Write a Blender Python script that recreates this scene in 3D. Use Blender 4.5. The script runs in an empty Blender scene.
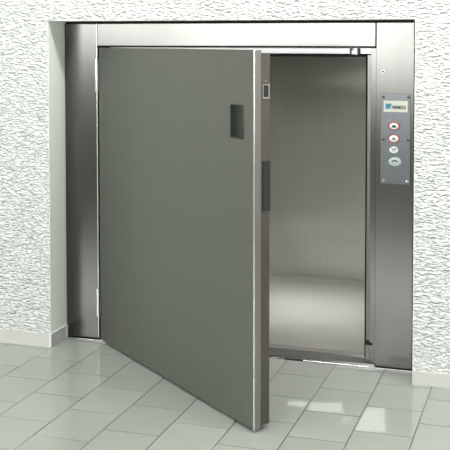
import bpy, bmesh, math, random
from mathutils import Vector, Matrix
random.seed(7)
S = bpy.context.scene
COL = S.collection
H, W, D = 1.500, 1.666, 0.152            # wall opening height, width, recess depth of the frame front
XH, XO, ZD = 0.172, 1.476, 1.379         # clear opening left, right, top
PHI = 0.6722

# ------------------------------------------------------------------ materials
def newmat(name):
    m = bpy.data.materials.new(name); m.use_nodes = True
    nt = m.node_tree; b = nt.nodes['Principled BSDF']
    return m, nt, b
def N(nt, t, **kw):
    n = nt.nodes.new(t)
    for k, v in kw.items(): setattr(n, k, v)
    return n
def lin(c): return tuple(((x/255)/12.92 if x/255 <= .04045 else ((x/255+.055)/1.055)**2.4) for x in c) + (1,)

def simple(name, rgb, rough=.5, metal=0., spec=.5):
    m, nt, b = newmat(name)
    b.inputs['Base Color'].default_value = lin(rgb)
    b.inputs['Roughness'].default_value = rough
    b.inputs['Metallic'].default_value = metal
    b.inputs['Specular IOR Level'].default_value = spec
    no = N(nt, 'ShaderNodeTexNoise'); no.inputs['Scale'].default_value = 60
    mr = N(nt, 'ShaderNodeMapRange'); mr.inputs['To Min'].default_value = rough*.92; mr.inputs['To Max'].default_value = min(1, rough*1.08)
    nt.links.new(no.outputs['Fac'], mr.inputs['Value']); nt.links.new(mr.outputs['Result'], b.inputs['Roughness'])
    return m

def steel(name, rgb, rough, scale=(110, 110, 2.5), bump=.02, cloud=0.0, aniso=0.0, metal=1.):
    """brushed stainless sheet: fine grain along z, faint cloudy roughness"""
    m, nt, b = newmat(name)
    tc = N(nt, 'ShaderNodeTexCoord'); mp = N(nt, 'ShaderNodeMapping')
    mp.inputs['Scale'].default_value = scale
    nt.links.new(tc.outputs['Object'], mp.inputs['Vector'])
    n1 = N(nt, 'ShaderNodeTexNoise'); n1.inputs['Scale'].default_value = 1.0; n1.inputs['Detail'].default_value = 3
    nt.links.new(mp.outputs['Vector'], n1.inputs['Vector'])
    n2 = N(nt, 'ShaderNodeTexNoise'); n2.inputs['Scale'].default_value = 2.3; n2.inputs['Detail'].default_value = 2
    nt.links.new(tc.outputs['Object'], n2.inputs['Vector'])
    base = N(nt, 'ShaderNodeMixRGB'); base.blend_type = 'MIX'
    c = lin(rgb)
    base.inputs['Color1'].default_value = tuple(x*.93 for x in c[:3]) + (1,)
    base.inputs['Color2'].default_value = tuple(min(1, x*1.07) for x in c[:3]) + (1,)
    nt.links.new(n1.outputs['Fac'], base.inputs['Fac'])
    nt.links.new(base.outputs['Color'], b.inputs['Base Color'])
    mr = N(nt, 'ShaderNodeMapRange'); mr.inputs['To Min'].default_value = max(.02, rough-cloud-.03); mr.inputs['To Max'].default_value = rough+cloud+.03
    nt.links.new(n2.outputs['Fac'], mr.inputs['Value']); nt.links.new(mr.outputs['Result'], b.inputs['Roughness'])
    b.inputs['Metallic'].default_value = metal
    b.inputs['Anisotropic'].default_value = aniso
    bp = N(nt, 'ShaderNodeBump'); bp.inputs['Strength'].default_value = bump; bp.inputs['Distance'].default_value = .002
    nt.links.new(n1.outputs['Fac'], bp.inputs['Height']); nt.links.new(bp.outputs['Normal'], b.inputs['Normal'])
    return m

def plaster():
    m, nt, b = newmat('rippled_plaster')
    geo = N(nt, 'ShaderNodeNewGeometry')
    b.inputs['Roughness'].default_value = .75
    b.inputs['Base Color'].default_value = lin((230, 232, 229))
    b.inputs['Specular IOR Level'].default_value = .25
    mp = N(nt, 'ShaderNodeMapping'); mp.inputs['Scale'].default_value = (44, 44, 98)
    nt.links.new(geo.outputs['Position'], mp.inputs['Vector'])
    wv = N(nt, 'ShaderNodeTexNoise'); wv.inputs['Scale'].default_value = 1; wv.inputs['Detail'].default_value = 1.0
    wv.inputs['Roughness'].default_value = .55; wv.inputs['Distortion'].default_value = .5
    nt.links.new(mp.outputs['Vector'], wv.inputs['Vector'])
    rg = N(nt, 'ShaderNodeMapRange'); rg.inputs['From Min'].default_value = .2; rg.inputs['From Max'].default_value = .8
    nt.links.new(wv.outputs['Fac'], rg.inputs['Value'])
    bp = N(nt, 'ShaderNodeBump'); bp.inputs['Strength'].default_value = PLASTER_BUMP; bp.inputs['Distance'].default_value = .021
    nt.links.new(rg.outputs['Result'], bp.inputs['Height']); nt.links.new(bp.outputs['Normal'], b.inputs['Normal'])
    return m
PLASTER_BUMP = 1.0

def tile_mat():
    m, nt, b = newmat('glazed_floor_tile')
    geo = N(nt, 'ShaderNodeNewGeometry')
    at = N(nt, 'ShaderNodeAttribute'); at.attribute_name = 'tone'
    n = N(nt, 'ShaderNodeTexNoise'); n.inputs['Scale'].default_value = 9; n.inputs['Detail'].default_value = 4
    nt.links.new(geo.outputs['Position'], n.inputs['Vector'])
    mix = N(nt, 'ShaderNodeMixRGB'); mix.inputs['Color1'].default_value = lin((152, 156, 150)); mix.inputs['Color2'].default_value = lin((166, 170, 164))
    ad = N(nt, 'ShaderNodeMath', operation='MULTIPLY_ADD'); ad.inputs[1].default_value = .5
    nt.links.new(n.outputs['Fac'], ad.inputs[0]); nt.links.new(at.outputs['Fac'], ad.inputs[2])
    nt.links.new(ad.outputs[0], mix.inputs['Fac']); nt.links.new(mix.outputs['Color'], b.inputs['Base Color'])
    b.inputs['Roughness'].default_value = .07
    b.inputs['Specular IOR Level'].default_value = .5
    n3 = N(nt, 'ShaderNodeTexNoise'); n3.inputs['Scale'].default_value = 14; n3.inputs['Detail'].default_value = 1
    nt.links.new(geo.outputs['Position'], n3.inputs['Vector'])
    bp = N(nt, 'ShaderNodeBump'); bp.inputs['Strength'].default_value = .05; bp.inputs['Distance'].default_value = .002
    nt.links.new(n3.outputs['Fac'], bp.inputs['Height']); nt.links.new(bp.outputs['Normal'], b.inputs['Normal'])
    return m

M = dict(
    plaster=plaster(), tile=tile_mat(),
    grout=simple('dark_grout', (112, 114, 108), .9),
    smooth=simple('smooth_white_plaster', (240, 244, 238), .7),
    skirt=simple('white_ceramic_skirting', (200, 200, 195), .35),
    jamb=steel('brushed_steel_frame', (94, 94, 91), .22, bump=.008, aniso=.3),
    door=steel('satin_steel_sheet', (144, 146, 139), .5, bump=.06),
    edge=steel('bright_folded_steel', (205, 202, 201), .35, bump=.02),
    strip=steel('steel_stop_strip', (112, 112, 110), .3, bump=0.),
    lip=steel('grey_folded_steel', (158, 155, 155), .33, bump=0.),
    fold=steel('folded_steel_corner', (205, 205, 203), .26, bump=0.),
    body=steel('brown_grey_steel_rebate', (112, 105, 99), .42, bump=.02),
    car=steel('brushed_car_lining', (198, 198, 190), .26, bump=0., cloud=0., metal=.75),
    carfloor=steel('worn_steel_car_floor', (198, 198, 194), .34, scale=(5, 5, 5), bump=.25, cloud=.05, metal=.75),
    plate=steel('steel_control_plate', (94, 97, 99), .30, bump=.02),
    chrome=simple('polished_chrome', (235, 235, 232), .12, 1.),
    dark=simple('dark_plastic', (38, 42, 44), .4),
    cup=steel('dark_recess_steel', (116, 120, 114), .4),
    black=simple('black_gap', (14, 14, 16), .8),
    white=simple('white_enamel_and_glint', (236, 238, 240), .3),
    red=simple('red_ring', (158, 58, 56), .35),
    green=simple('green_print', (70, 140, 84), .4),
    ink=simple('black_ink', (22, 24, 34), .5),
    cyan=simple('cyan_print', (44, 146, 176), .4),
    cream=simple('cream_plate', (208, 209, 198), .35),
    paleblue=simple('pale_button', (186, 200, 200), .3),
    rough=simple('painted_room_wall', (176, 176, 168), .8),
    ceil=simple('white_ceiling', (236, 236, 232), .85),
)

# ------------------------------------------------------------------ mesh helpers
def tag(o, label=None, cat=None, group=None, kind=None):
    if label: o['label'] = label
    if cat: o['category'] = cat
    if group: o['group'] = group
    if kind: o['kind'] = kind
    return o
def link(name, bm, mats, parent=None, loc=(0, 0, 0), smooth=False, bevel=0):
    bmesh.ops.recalc_face_normals(bm, faces=bm.faces)
    me = bpy.data.meshes.new(name); bm.to_mesh(me); bm.free()
    for m in (mats if isinstance(mats, (list, tuple)) else [mats]): me.materials.append(m)
    if smooth:
        for p in me.polygons: p.use_smooth = True
    o = bpy.data.objects.new(name, me); COL.objects.link(o)
    o.location = loc
    if parent: o.parent = parent
    if bevel:
        b = o.modifiers.new('bevel', 'BEVEL'); b.width = bevel; b.segments = 2; b.limit_method = 'ANGLE'
    return o
def box(bm, x0, x1, y0, y1, z0, z1, mi=0):
    v = [bm.verts.new((x, y, z)) for x in (x0, x1) for y in (y0, y1) for z in (z0, z1)]
    for f in ((0, 1, 3, 2), (4, 6, 7, 5), (0, 4, 5, 1), (2, 3, 7, 6), (0, 2, 6, 4), (1, 5, 7, 3)):
        fc = bm.faces.new([v[i] for i in f]); fc.material_index = mi
    return bm
def slab(xs, zs, y0, y1, holes, bm=None, axis='y'):
    """plate between y0 and y1 over grid cells xs x zs, except the cells in holes"""
    bm = bm or bmesh.new(); vs = {}
    def V(i, j, k):
        key = (i, j, k)
        if key not in vs:
            a, b, c = xs[i], (y0, y1)[k], zs[j]
            vs[key] = bm.verts.new((a, b, c) if axis == 'y' else (b, a, c))
        return vs[key]
    n, m_ = len(xs)-1, len(zs)-1
    full = lambda i, j: 0 <= i < n and 0 <= j < m_ and (i, j) not in holes
    for i in range(n):
        for j in range(m_):
            if not full(i, j): continue
            for k in (0, 1): bm.faces.new([V(i, j, k), V(i+1, j, k), V(i+1, j+1, k), V(i, j+1, k)])
            if not full(i-1, j): bm.faces.new([V(i, j, 0), V(i, j+1, 0), V(i, j+1, 1), V(i, j, 1)])
            if not full(i+1, j): bm.faces.new([V(i+1, j, 0), V(i+1, j+1, 0), V(i+1, j+1, 1), V(i+1, j, 1)])
            if not full(i, j-1): bm.faces.new([V(i, j, 0), V(i+1, j, 0), V(i+1, j, 1), V(i, j, 1)])
            if not full(i, j+1): bm.faces.new([V(i, j+1, 0), V(i+1, j+1, 0), V(i+1, j+1, 1), V(i, j+1, 1)])
    return bm
def disc(bm, cx, cz, rx, rz, y0, y1, n=32, dome=0., axis='y', r_in=0., mi=0):
    """elliptic disc or ring facing -y between y1 (back) and y0 (front)"""
    def P(a, k, y):
        p = (cx + rx*k*math.cos(a), y, cz + rz*k*math.sin(a))
        return p if axis == 'y' else (p[1], p[0], p[2])
    prof = [(1., y1), (1., y0+.15*(y1-y0)), (.94, y0)]
    if r_in: prof += [(r_in+.02, y0), (r_in, y0+.15*(y1-y0)), (r_in, y1)]
    else: prof += [(.6, y0-dome*.6)]
    rings = [[bm.verts.new(P(2*math.pi*i/n, k, y)) for i in range(n)] for k, y in prof]
    if r_in: rings.append(rings[0])
    for a, b in zip(rings, rings[1:]):
        for i in range(n):
            f = bm.faces.new([a[i], a[(i+1) % n], b[(i+1) % n], b[i]]); f.material_index = mi
    if not r_in:
        f = bm.faces.new(rings[-1]); f.material_index = mi
        f = bm.faces.new(rings[0][::-1]); f.material_index = mi
    return bm
def rod(bm, x, y, r, z0, z1, n=16):
    a = [bm.verts.new((x+r*math.cos(2*math.pi*i/n), y+r*math.sin(2*math.pi*i/n), z0)) for i in range(n)]
    b = [bm.verts.new((v.co.x, v.co.y, z1)) for v in a]
    for i in range(n): bm.faces.new([a[i], a[(i+1) % n], b[(i+1) % n], b[i]])
    bm.faces.new(a[::-1]); bm.faces.new(b); return bm
def poly(bm, pts, y0, y1, mi=0):
    a = [bm.verts.new((x, y0, z)) for x, z in pts]; b = [bm.verts.new((x, y1, z)) for x, z in pts]
    n = len(pts)
    for i in range(n): bm.faces.new([a[i], a[(i+1) % n], b[(i+1) % n], b[i]]).material_index = mi
    bm.faces.new(a).material_index = mi; bm.faces.new(b[::-1]).material_index = mi
    return bm
def empty(name, loc=(0, 0, 0), rz=0):
    o = bpy.data.objects.new(name, None); COL.objects.link(o); o.location = loc; o.rotation_euler = (0, 0, rz); o.empty_display_size = .1
    return o

# ------------------------------------------------------------------ setting
X0, X1, YB, ZC = -5.2, 4.6, -7.0, 3.4
o = link('wall_front', slab([X0, 0, W, X1], [0, H, ZC], 0, .30, {(1, 0)}), M['plaster']); tag(o, kind='structure')
# smooth plaster lining of the reveal on the left, right and top
bm = bmesh.new(); box(bm, 0, .0022, .0006, .30, 0.0, H); box(bm, W-.0022, W, .0006, .30, 0.0, H); box(bm, .0022, W-.0022, .0006, .30, H-.0022, H)
o = link('trim_1', bm, M['smooth']); tag(o, kind='structure')

# floor: grout bed with individually laid glazed tiles
PU, PV, U0, V0 = .21721, .25057, .0057, (-.1425, -.0275)
TILT = {}   # (column, row): (tilt towards x, tilt towards y) in radians, real unevenness of the laying
TILT_OVERRIDE = {}
#TILTSET
bm = bmesh.new(); tone = bm.loops.layers.float.new('tone') if False else None
g = .0022
tones = []
box(bm, X0, X1, YB, .30, -.05, -.0022, 1); tones += [0]*6
for c in range(math.floor((X0-U0)/PU), math.ceil((X1-U0)/PU)):
    for k in range(-2, 32):
        y1_ = V0[c % 2] - k*PV; y0_ = y1_ - PV
        x0_, x1_ = U0+c*PU, U0+(c+1)*PU
        xa, xb, ya, yb = max(x0_+g, X0), min(x1_-g, X1), max(y0_+g, YB), y1_-g
        yb = min(yb, .145 if (0 <= c <= 7) else .0)
        if xb - xa < .01 or yb - ya < .01: continue
        tx, ty = TILT_OVERRIDE.get((c, k), (random.gauss(0, .0035), random.gauss(0, .0035)))
        cx_, cy_ = (xa+xb)/2, (ya+yb)/2
        top = [bm.verts.new((x, y, max(-.0012, min(.0012, (x-cx_)*tx + (y-cy_)*ty)) if (c, k) not in TILT_OVERRIDE else (x-cx_)*tx+(y-cy_)*ty)) for x, y in ((xa, ya), (xb, ya), (xb, yb), (xa, yb))]
        bot = [bm.verts.new((v.co.x, v.co.y, -.004)) for v in top]
        bm.faces.new(top); n_ = 1
        for i in range(4): bm.faces.new([bot[i], bot[(i+1) % 4], top[(i+1) % 4], top[i]]); n_ += 1
        tones += [random.random()*.6]*n_
floor = link('floor', bm, [M['tile'], M['grout']]); tag(floor, kind='structure')
at = floor.data.attributes.new('tone', 'FLOAT', 'FACE')
for i, t in enumerate(tones): at.data[i].value = t

# ceiling with added holes, outlined so that sunlight throws bright patches on the tiles
SUN = Vector((.0, .9, -1.))
SPOTS = [[(1.307, -0.306), (1.428, -0.276), (1.453, -0.385), (1.323, -0.4)], [(1.161, -0.329), (1.301, -0.306), (1.299, -0.378), (1.245, -0.368), (1.175, -0.379)], [(1.46, -0.412), (1.474, -0.412), (1.488, -0.477), (1.476, -0.475)], [(1.482, -0.414), (1.49, -0.413), (1.505, -0.481), (1.497, -0.48)], [(1.529, -0.293), (1.6, -0.287), (1.641, -0.52), (1.533, -0.53)], [(0.238, -0.263), (0.379, -0.271), (0.572, -0.63), (0.447, -0.626)]]
bm = bmesh.new(); rims = []
loops = [[(X0, YB), (X1, YB), (X1, 2.0), (X0, 2.0)]] + [[(x-SUN.x*ZC, y-SUN.y*ZC) for x, y in q] for q in SPOTS]
for z in (ZC, ZC+.01):
    es = []
    lv = []
    for q in loops:
        v = [bm.verts.new((x, y, z)) for x, y in q]; lv.append(v)
        es += [bm.edges.new((v[i], v[(i+1) % len(v)])) for i in range(len(v))]
    rims.append(lv)
    bmesh.ops.triangle_fill(bm, edges=es, use_beauty=True, use_dissolve=False)
for a, b in zip(*rims):
    for i in range(len(a)): bm.faces.new([a[i], a[(i+1) % len(a)], b[(i+1) % len(b)], b[i]])
o = link('ceiling', bm, M['ceil']); tag(o, kind='structure')
bm = bmesh.new(); q = loops[-1]; xa, xb = min(p[0] for p in q)-.03, max(p[0] for p in q)+.03; ya, yb = min(p[1] for p in q)-.03, max(p[1] for p in q)+.03
yy = ya
while yy < yb: box(bm, xa, xb, yy, yy+.0125, ZC+.012, ZC+.016); yy += .0165
o = link('sun_dimming_slats', bm, M['ceil']); tag(o, kind='structure')  # added unseen slats, dim the sunlight for the left floor patch
o = link('wall_left', box(bmesh.new(), X0-.1, X0, YB, .3, 0, ZC), M['rough']); tag(o, kind='structure')
o = link('wall_right', box(bmesh.new(), X1, X1+.1, YB, .3, 0, ZC), M['rough']); tag(o, kind='structure')
o = link('wall_back', box(bmesh.new(), X0, X1, YB-.1, YB, 0, ZC), M['rough']); tag(o, kind='structure')

# skirting, with the return into the recess on the left
SK, ST = .060, .006
bm = bmesh.new()
poly_pts = [(X0, -ST), (ST*1.0, -ST), (ST+.001, D-.002), (-.0, D-.002), (0, 0), (X0, 0)]
a = [bm.verts.new((x, y, 0)) for x, y in poly_pts]; b = [bm.verts.new((x, y, SK)) for x, y in poly_pts]
for i in range(6): bm.faces.new([a[i], a[(i+1) % 6], b[(i+1) % 6], b[i]])
bm.faces.new(a[::-1]); bm.faces.new(b)
box(bm, -.004, ST+.003, -ST-.001, D-.003, SK-.0005, SK+.0035, 1); box(bm, .001, ST+.0035, D-.012, D-.002, .0, SK, 1); box(bm, .001, ST+.0022, -ST-.0012, -.001, .0, SK, 1)  # white strips put in for the highlight on the glazed edges
box(bm, X0, -.004, -ST-.0006, 0, SK-.0005, SK+.001, 0)
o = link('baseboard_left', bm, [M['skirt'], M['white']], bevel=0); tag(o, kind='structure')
o = link('baseboard_right', box(bmesh.new(), W, X1, -ST, 0, 0, SK), M['skirt'], bevel=.0018); tag(o, kind='structure')

# ------------------------------------------------------------------ steel frame of the lift entrance
fr = empty('lift_surround', (0, D, 0))
tag(fr, 'brushed stainless steel surround set back in the wall opening around the lift entrance', 'door frame')
FX0, FX1, FT = .0035, 1.640, 1.4875
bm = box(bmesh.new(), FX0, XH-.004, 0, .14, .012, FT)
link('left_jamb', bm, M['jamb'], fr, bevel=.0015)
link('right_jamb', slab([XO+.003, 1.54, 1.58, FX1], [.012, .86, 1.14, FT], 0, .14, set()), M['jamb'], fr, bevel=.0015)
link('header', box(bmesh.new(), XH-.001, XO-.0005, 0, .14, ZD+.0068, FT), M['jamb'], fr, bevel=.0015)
# folded bright edge of the left jamb next to the door
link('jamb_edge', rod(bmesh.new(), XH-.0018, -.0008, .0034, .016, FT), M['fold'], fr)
# rebate: stepped stop strips around the opening
bm = bmesh.new()
box(bm, XO-.026, XO+.0035, .030, .14, .0125, ZD)
box(bm, XH+.0015, XH+.030, .075, .14, .014, ZD)
link('stop_strip', bm, M['jamb'], fr, bevel=.0012)
link('inner_stop', box(bmesh.new(), XO-.044, XO-.0285, .050, .14, .100, ZD-.03), M['strip'], fr, bevel=.001)
link('stop_foot', box(bmesh.new(), XO-.044, XO-.0275, .040, .14, .014, .090), M['strip'], fr, bevel=.001)
link('head_stop', box(bmesh.new(), XH+.030, XO-.028, .075, .14, 1.353, ZD+.001), M['lip'], fr, bevel=.001)
bm = bmesh.new(); box(bm, XH+.032, XO-.046, .10, .14, 1.339, 1.3525)
box(bm, XO-.056, XO-.0445, .08, .14, .016, 1.345)
box(bm, XH+.004, XO-.002, .010, .13, ZD+.0015, ZD+.0066)  # black strip put in for the dark gap under the header
box(bm, FX0, W-.004, .012, .13, FT+.0005, H-.0027); box(bm, FX1+.0005, W-.004, .012, .13, .012, FT+.0003)  # black strips put in for the shadow gap above and beside the frame
link('seal_and_gap_shade', bm, M['black'], fr)
kb = bmesh.new(); box(kb, 1.352, 1.360, .055, .075, 1.351, 1.377); box(kb, 1.385, 1.393, .055, .075, 1.351, 1.377); box(kb, 1.352, 1.393, .06, .075, 1.347, 1.353)
k = link('latch_keeper', kb, M['dark'], fr, bevel=.0008)
link('roller', box(bmesh.new(), 1.362, 1.383, .06, .074, 1.353, 1.366), M['chrome'], k)
# sill between frame and car with the bright edging strip on the tiles
sill = link('sill', box(bmesh.new(), XH+.002, XO+.002, .012, .14, .0005, .0115), M['lip'], fr)
bm = bmesh.new(); box(bm, FX0, 1.655, -.005, .0115, .0003, .0048)
link('edging_strip', bm, M['fold'], fr, bevel=.0012)
link('sill_slot', box(bmesh.new(), 1.075, 1.165, -.0056, .004, .0016, .0052), M['black'], fr)
link('sill_edge', box(bmesh.new(), XH+.034, XO-.046, .100, .138, .0117, .0135), M['edge'], fr)
link('stop_gap_shade', box(bmesh.new(), XO-.0445, XO-.012, .026, .05, .0895, .0995), M['black'], fr)  # black block put in for the shade of the gap above the foot
# key switch in the right jamb
ks = link('key_switch', disc(bmesh.new(), 1.508, 1.279, .0115, .0090, -.004, .0, r_in=0), M['lip'], fr)
link('keyhole', box(bmesh.new(), 1.5030, 1.5130, -.0056, -.0035, 1.276, 1.282), M['ink'], ks)

# ------------------------------------------------------------------ control panel
cp = empty('call_panel', (0, D-.0002, 0))
tag(cp, 'upright steel call button plate screwed to the right side of the lift frame', 'control panel')
link('face_plate', box(bmesh.new(), 1.499, 1.627, -.0028, 0, .802, 1.186), M['plate'], cp, bevel=.0012)
for x, z, m in ((1.511, 1.171, 'ink'), (1.618, 1.171, 'ink'), (1.513, .990, 'ink'), (1.617, .990, 'ink'), (1.514, .815, 'chrome'), (1.615, .815, 'chrome')):
    link('screw', disc(bmesh.new(), x, z, .0062, .0048, -.0048, -.0028, 16, dome=.0006), M[m], cp)
npl = link('name_plate', slab([1.5125, 1.516, 1.6115, 1.615], [1.1085, 1.1110, 1.1550, 1.1575], -.0040, -.0028, set()), M['cream'], cp)
bm = bmesh.new()
for a_, b_, c_, d_ in ((1.510, 1.6175, 1.1060, 1.1085), (1.510, 1.6175, 1.1575, 1.1600), (1.510, 1.5125, 1.1085, 1.1575), (1.615, 1.6175, 1.1085, 1.1575)): box(bm, a_, b_, -.0046, -.0028, c_, d_)
link('plate_rim', bm, M['body'], npl)
# the mark: blue block with paler bars, then the lettering
bm = bmesh.new(); box(bm, 1.520, 1.542, -.0047, -.0040, 1.1215, 1.1445); link('blue_mark', bm, M['cyan'], npl)
bm = bmesh.new(); box(bm, 1.5265, 1.5278, -.0050, -.0047, 1.1245, 1.1415); box(bm, 1.5335, 1.5348, -.0050, -.0047, 1.1245, 1.1415); box(bm, 1.5422, 1.5452, -.0047, -.0040, 1.134, 1.1445)
link('mark_bars', bm, M['ink'], npl)
def text_mesh(name, s, size, loc, mat, parent, sx=1., depth=.0003, bold=.0):
    cu = bpy.data.curves.new(name, 'FONT'); cu.body = s; cu.size = size; cu.extrude = depth; cu.offset = bold; cu.align_x = 'LEFT'
    t = bpy.data.objects.new(name, cu); COL.objects.link(t)
    dg = bpy.context.evaluated_depsgraph_get(); me = bpy.data.meshes.new_from_object(t.evaluated_get(dg))
    bpy.data.objects.remove(t)
    me.transform(Matrix.Rotation(math.radians(90), 4, 'X') @ Matrix.Diagonal((sx, 1, 1, 1)))
    me.materials.clear(); me.materials.append(mat)
    o = bpy.data.objects.new(name, me); COL.objects.link(o); o.parent = parent; o.location = loc
    return o
text_mesh('lettering', 'HIRMGO', .0200, (1.5470, -.0043, 1.1218), M['ink'], npl, sx=.77, bold=.0008)

def button(z, rx, rz, ring, face, glyph, gm, name):
    b = empty(name, (0, 0, 0)); b.parent = cp
    return b
def add_button(cx, z, rx, rz, ring, face, kfrac, glyph, gm):
    r = link('push_button', disc(bmesh.new(), cx, z, rx*kfrac, rz*kfrac, -.0085, -.0028, 36, dome=.001), M[face], cp, smooth=False)
    if ring: link('ring', disc(bmesh.new(), cx, z, rx, rz, -.0062, -.0028, 36, r_in=kfrac+.01), M[ring], r)
    bm = bmesh.new()
    glyph(bm, cx, z)
    link('symbol', bm, M[gm], r)
    return r
def g_bell(bm, x, z):   # small bell / dome outline
    pts = [(x+.009*math.cos(t), z-.003+.0075*math.sin(t)) for t in [math.pi*i/10 for i in range(11)]]
    poly(bm, pts+[(x-.011, z-.0055), (x+.011, z-.0055)], -.0100, -.0092)
def g_up(bm, x, z):
    poly(bm, [(x-.0105, z-.005), (x+.0105, z-.005), (x, z+.0075)], -.0100, -.0092)
def g_down(bm, x, z):
    poly(bm, [(x-.011, z+.006), (x, z-.0065), (x+.011, z+.006), (x+.0075, z+.006), (x, z-.0025), (x-.0075, z+.006)][::1], -.0100, -.0092)
    poly(bm, [(x-.011, z+.0062), (x-.011, z+.0082), (x+.011, z+.0082), (x+.011, z+.0062)], -.0100, -.0092)
def g_phone(bm, x, z):
    up = [(x+.014*math.cos(t), z+.0+.0075*math.sin(t)) for t in [math.pi*i/10 for i in range(11)]]
    lo = [(x+.0075*math.cos(t), z-.001+.0035*math.sin(t)) for t in [math.pi*(10-i)/10 for i in range(11)]]
    poly(bm, up+lo, -.0100, -.0092)
b1 = add_button(1.5575, 1.049, .0265, .0190, 'red', 'white', .72, g_bell, 'ink'); b1['label'] = 'uppermost red ringed button with dark symbol'
b2 = add_button(1.5575, .996, .0265, .0190, 'red', 'white', .74, g_up, 'green'); b2['label'] = 'red ringed button with green up arrow'
b3 = add_button(1.5575, .948, .0190, .0140, None, 'white', 1., g_down, 'ink'); b3['label'] = 'white button with down arrow'
b4 = add_button(1.5620, .898, .0270, .0190, 'paleblue', 'paleblue', .80, g_phone, 'ink'); b4['label'] = 'pale round switch with dark crescent symbol'

# ------------------------------------------------------------------ door leaf, standing open
DW = 1.293; z0, z1 = .008, 1.377
dr = empty('lift_door_leaf', (XH+.006, D, 0), -PHI)
tag(dr, 'wide grey steel lift door leaf swung open towards the room on two hinges', 'door')
xs = [.004, 1.134, 1.224, DW-.004]; zs = [z0, 1.052, 1.178, z1]
link('door_sheet', slab(xs, zs, 0, .0265, {(1, 1)}), M['door'], dr, bevel=.0008)
link('leading_edge', box(bmesh.new(), DW-.004, DW+.002, -.0015, .0265, z0, z1), M['lip'], dr, bevel=.0022)
link('inner_panel', slab([.0275, .0375, .0625, .068], [z0+.012, 1.206, 1.250, z1-.016], .03, DW-.003, {}, axis='x'), M['body'], dr, bevel=.0008)
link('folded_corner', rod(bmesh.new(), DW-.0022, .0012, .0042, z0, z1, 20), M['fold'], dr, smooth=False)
link('inner_sheet', box(bmesh.new(), .034, DW-.012, .0682, .0705, z0+.02, z1-.024), M['edge'], dr, bevel=.0008)
# flush pull: sunk cup behind the hole of the sheet
cup = bmesh.new(); box(cup, 1.1345, 1.2235, .018, .026, 1.0525, 1.1775)
pull = link('flush_pull', cup, M['cup'], dr)
bm = slab([1.1345, 1.1375, 1.2205, 1.2235], [1.0525, 1.0560, 1.1740, 1.1775], -.0012, .018, {(1, 1)})
link('rim', bm, M['cup'], pull)
# latch pocket and lock plate on the narrow side
bm = slab([.034, .0375, .0590, .0645], [1.2025, 1.208, 1.250, 1.2530], DW-.003, DW+.0015, {(1, 1)}, axis='x')
lt = link('latch_pocket', bm, M['chrome'], dr)
link('pocket_back', box(bmesh.new(), DW-.0028, DW-.001, .0376, .0589, 1.2082, 1.2498), M['dark'], lt)
link('screw', disc(bmesh.new(), .047, 1.266, .0035, .003, DW+.0005, DW-.003, 12, axis='x'), M['chrome'], dr)
link('lock_plate', box(bmesh.new(), DW-.003, DW+.001, .0365, .0690, .798, .980), M['dark'], dr, bevel=.0015)
# two hinges
for za, zb in ((1.172, 1.325), (.113, .245)):
    hb = bmesh.new(); rod(hb, -.0140, -.0060, .0055, za, zb)
    h = link('hinge', hb, M['chrome'], dr, smooth=False)
    bm = bmesh.new(); box(bm, -.004, .0155, -.0022, -.0002, za-.004, zb-.004)
    link('hinge_leaf', bm, M['strip'], h)

# ------------------------------------------------------------------ lift car
CY0, CY1 = .302, 1.590
car = empty('lift_car', (.9, CY0, 0))
tag(car, 'stainless steel lift car standing at floor level behind the open door', 'lift car')
def cb(name, m, x0, x1, y0, y1, z0, z1, **k): return link(name, box(bmesh.new(), x0-.9, x1-.9, y0-CY0, y1-CY0, z0, z1), M[m], car, **k)
cx0, cx1, cz = .16, 1.50, 1.62
cb('car_floor', 'carfloor', cx0, cx1, CY0, CY1, -.02, .010)
cb('rear_panel', 'car', cx0, cx1, CY1-.001, CY1+.03, .016, cz)
cb('floor_edging', 'edge', cx0, cx1, CY1-.010, CY1-.001, .010, .018)
cb('side_panel', 'car', cx0-.03, cx0, CY0, CY1+.03, -.02, cz)
cb('side_panel', 'car', cx1, cx1+.03, CY0, CY1+.03, -.02, cz)
cb('car_ceiling', 'car', cx0-.03, cx1+.03, CY0, CY1+.03, cz, cz+.03)
bm = slab([cx0-.9, XH+.02-.9, XO-.058-.9, cx1-.9], [-.02, .0105, 1.350, cz], .012, .026, {(1, 1), (1, 0)})
link('return_panel', bm, M['car'], car)
cb('car_threshold', 'edge', cx0, cx1, CY0-.006, CY0+.006, .0102, .0125)

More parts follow.
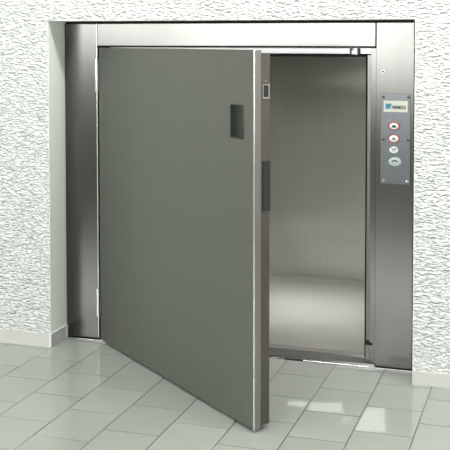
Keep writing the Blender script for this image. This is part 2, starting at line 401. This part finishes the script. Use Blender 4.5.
# ------------------------------------------------------------------ lights
def area(name, loc, rot, sx, sy, e, col=(1, 1, 1), spread=180):
    l = bpy.data.lights.new(name, 'AREA'); l.shape = 'RECTANGLE'; l.size = sx; l.size_y = sy; l.energy = e; l.color = col; l.spread = math.radians(spread)
    o = bpy.data.objects.new(name, l); COL.objects.link(o); o.location = loc; o.rotation_euler = rot
    return o
R = math.radians
area('ceiling_lamp', (2.0, -1.0, ZC-.12), (R(48), 0, 0), 4.6, .3, 104, (1, 1, .98))
area('window_and_fill_light', (-.55, YB+.05, 1.65), (R(90), 0, 0), 3.5, 1.3, 205, (.98, 1, 1))
area('window_and_fill_light', (-3.45, YB+.05, 1.9), (R(90), 0, 0), 2.1, 1.0, 95, (.98, 1, 1))
area('window_and_fill_light', (X1-.05, -2.6, 1.5), (R(90), 0, R(90)), 1.6, 1.4, 46, (.98, 1, 1))  # added fill from the right, brightens the left reveal; no window known there
area('car_lamp_and_fill', (.87, .95, cz-.02), (0, 0, 0), .4, .2, 6, (1, .985, .96), spread=105)
area('car_lamp_and_fill', (.80, 1.02, cz-.02), (0, 0, 0), .12, .12, 1.6, (1, .985, .96), spread=38)  # added narrow beam, makes a bright blotch on the car floor
area('car_lamp_and_fill', (1.14, .93, cz-.02), (0, 0, 0), .12, .12, 1.5, (1, .985, .96), spread=38)  # second added beam for the other floor blotch
sl = bpy.data.lights.new('patch_sun', 'SUN'); sl.energy = 3.4; sl.angle = R(.2); so = bpy.data.objects.new('patch_sun', sl); COL.objects.link(so)  # added sunlight, only there to make the floor patches through the ceiling holes
so.rotation_euler = (-SUN).to_track_quat('Z', 'Y').to_euler()
w = bpy.data.worlds.new('world'); S.world = w; w.use_nodes = True
w.node_tree.nodes['Background'].inputs[0].default_value = (.8, .85, .85, 1); w.node_tree.nodes['Background'].inputs[1].default_value = .3

# ------------------------------------------------------------------ camera
yaw, pitch, roll = -.29106, .04336, .00138
C_ = Vector((2.20555, -3.88690, 1.40576))
fw = Vector((math.sin(yaw)*math.cos(pitch), math.cos(yaw)*math.cos(pitch), -math.sin(pitch)))
r_ = Vector((math.cos(yaw), -math.sin(yaw), 0)); u_ = r_.cross(fw)
r2 = r_*math.cos(roll)+u_*math.sin(roll); u2 = -r_*math.sin(roll)+u_*math.cos(roll)
mat = Matrix((r2, u2, -fw)).transposed().to_4x4(); mat.translation = C_
cam = bpy.data.cameras.new('camera'); co = bpy.data.objects.new('camera', cam); COL.objects.link(co)
co.matrix_world = mat; cam.sensor_width = 36; cam.sensor_fit = 'HORIZONTAL'
cam.lens = 959.04/450*36; cam.shift_x = (225-267.31)/450; cam.shift_y = (83.235-225)/450
cam.clip_start = .05
S.camera = co
S.view_settings.view_transform = 'Standard'; S.view_settings.look = 'None'; S.view_settings.gamma = 1; S.view_settings.use_curve_mapping = False
S.view_settings.exposure = 0.0
